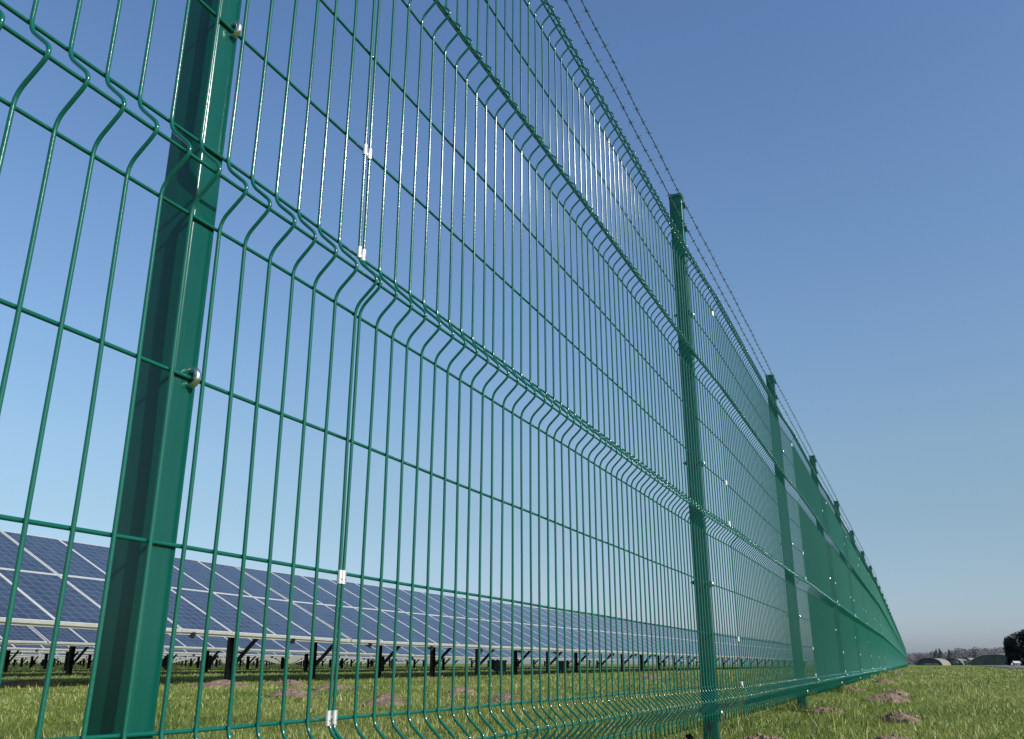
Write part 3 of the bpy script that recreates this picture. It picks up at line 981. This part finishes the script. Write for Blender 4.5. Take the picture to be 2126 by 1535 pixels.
# white-roofed hut under the evergreen, with a small white board beside it
def hut():
    x, y = polar(4.72, 262); z = gz(x, y)
    root = empty('hut', (x, y, z), R(4)); root.scale = (.62, .62, .62); tag(root, 'small hut with white sloping roof below the dark evergreen', 'hut')
    MB().box((0, 0, .55), (2.0, 1.6, 1.3)).build('wall', M['hut_wall'], root)
    mb = MB(); w = 1.32
    V = [(-w + .25, -1.0, .98), (w + .12, -1.0, .98), (w - .22, .9, 1.72), (-w - .12, .9, 1.72)]
    V += [(a, b, c + .09) for a, b, c in V]
    mb.add(V, [(0, 3, 2, 1), (4, 5, 6, 7), (0, 1, 5, 4), (1, 2, 6, 5), (2, 3, 7, 6), (3, 0, 4, 7)])
    mb.build('roof', M['hut_roof'], root)
    mb = MB(); mb.box((.35, -.82, .45), (.6, .04, 1.0)); mb.box((.55, -.85, .45), (.06, .04, .06)); mb.build('door', M['hut_wall'], root)
    mb = MB(); mb.box((-.45, -.82, .65), (.45, .04, .35)); mb.build('window', M['dark'], root)
    x2, y2 = polar(4.48, 258)
    mb = MB(); mb.box((0, 0, .42), (.42, .05, .52), 0, np.array(Matrix.Rotation(R(18), 3, 'Y'))); mb.box((0, .04, .1), (.06, .05, .6), 1)
    tag(mb.build('marker_board', [M['hut_roof'], M['hut_wall']], None, (x2, y2, gz(x2, y2))), 'small tilted white marker board left of the white roofed hut', 'marker board')
hut()

# ------------------------------------------------------------------ light, sky, camera
SUN_EL, SUN_AZ = R(31.7), R(-15.0)          # azimuth measured from +X towards +Y
sdir = Vector((math.cos(SUN_EL) * math.cos(SUN_AZ), math.cos(SUN_EL) * math.sin(SUN_AZ), math.sin(SUN_EL)))
ld = bpy.data.lights.new('sun', 'SUN'); ld.energy = 5.0; ld.angle = R(.53); ld.color = (1.0, .955, .88)
lo = bpy.data.objects.new('sun', ld); COL.objects.link(lo); lo.rotation_euler = sdir.to_track_quat('Z', 'Y').to_euler(); lo.location = sdir * 50

w = bpy.data.worlds.new('World'); scene.world = w; w.use_nodes = True
nt = w.node_tree; bg = nt.nodes['Background']
sky = nt.nodes.new('ShaderNodeTexSky'); sky.sky_type = 'NISHITA'; sky.sun_disc = False
sky.sun_elevation = SUN_EL; sky.sun_rotation = R(90) - SUN_AZ
sky.altitude = 0; sky.air_density = 1.0; sky.dust_density = 1.2; sky.ozone_density = 2.0
# the day's own haze colour: cooler and greyer near the horizon, deeper blue higher up
tc = nt.nodes.new('ShaderNodeTexCoord'); spz = nt.nodes.new('ShaderNodeSeparateXYZ'); nt.links.new(tc.outputs['Generated'], spz.inputs[0])
HZ = [(0, (.90, 1.08, 1.60)), (.03, (.89, 1.02, 1.42)), (.055, (.85, .95, 1.22)), (.095, (.86, .93, 1.06)), (.15, (.92, .98, .99)), (.22, (1.07, 1.13, 1.10)), (.33, (1.14, 1.26, 1.29)), (.45, (1.17, 1.32, 1.42)), (.62, (1.12, 1.31, 1.50))]
rc = ramp(nt, spz.outputs[2], [(p, tuple(v / 1.6 for v in c)) for p, c in HZ])
mu = N(nt, 'ShaderNodeVectorMath', operation='MULTIPLY'); nt.links.new(sky.outputs[0], mu.inputs[0]); nt.links.new(rc, mu.inputs[1])
m6 = N(nt, 'ShaderNodeVectorMath', operation='SCALE'); m6.inputs['Scale'].default_value = 1.6; nt.links.new(mu.outputs[0], m6.inputs[0])
nt.links.new(m6.outputs[0], bg.inputs[0]); bg.inputs[1].default_value = .122

cam = bpy.data.cameras.new('camera'); co = bpy.data.objects.new('camera', cam); COL.objects.link(co)
yaw, pitch, roll = .4184, .3236, .0002
Fv = Vector((-math.sin(yaw) * math.cos(pitch), math.cos(yaw) * math.cos(pitch), math.sin(pitch)))
Rv = Vector((math.cos(yaw), math.sin(yaw), 0)); Uv = Rv.cross(Fv)
co.matrix_world = Matrix.Translation((.7493, 0, .0673)) @ Matrix((Rv, Uv, -Fv)).transposed().to_4x4()
cam.sensor_width = 36; cam.lens = 1815.77 / 2126 * 36
cam.clip_start = .02; cam.clip_end = 20000
scene.camera = co

scene.render.engine = 'CYCLES'
scene.view_settings.view_transform = 'Standard'; scene.view_settings.look = 'None'; scene.view_settings.exposure = 0; scene.view_settings.gamma = 1
scene.cycles.use_denoising = True
scene.cycles.max_bounces = 6
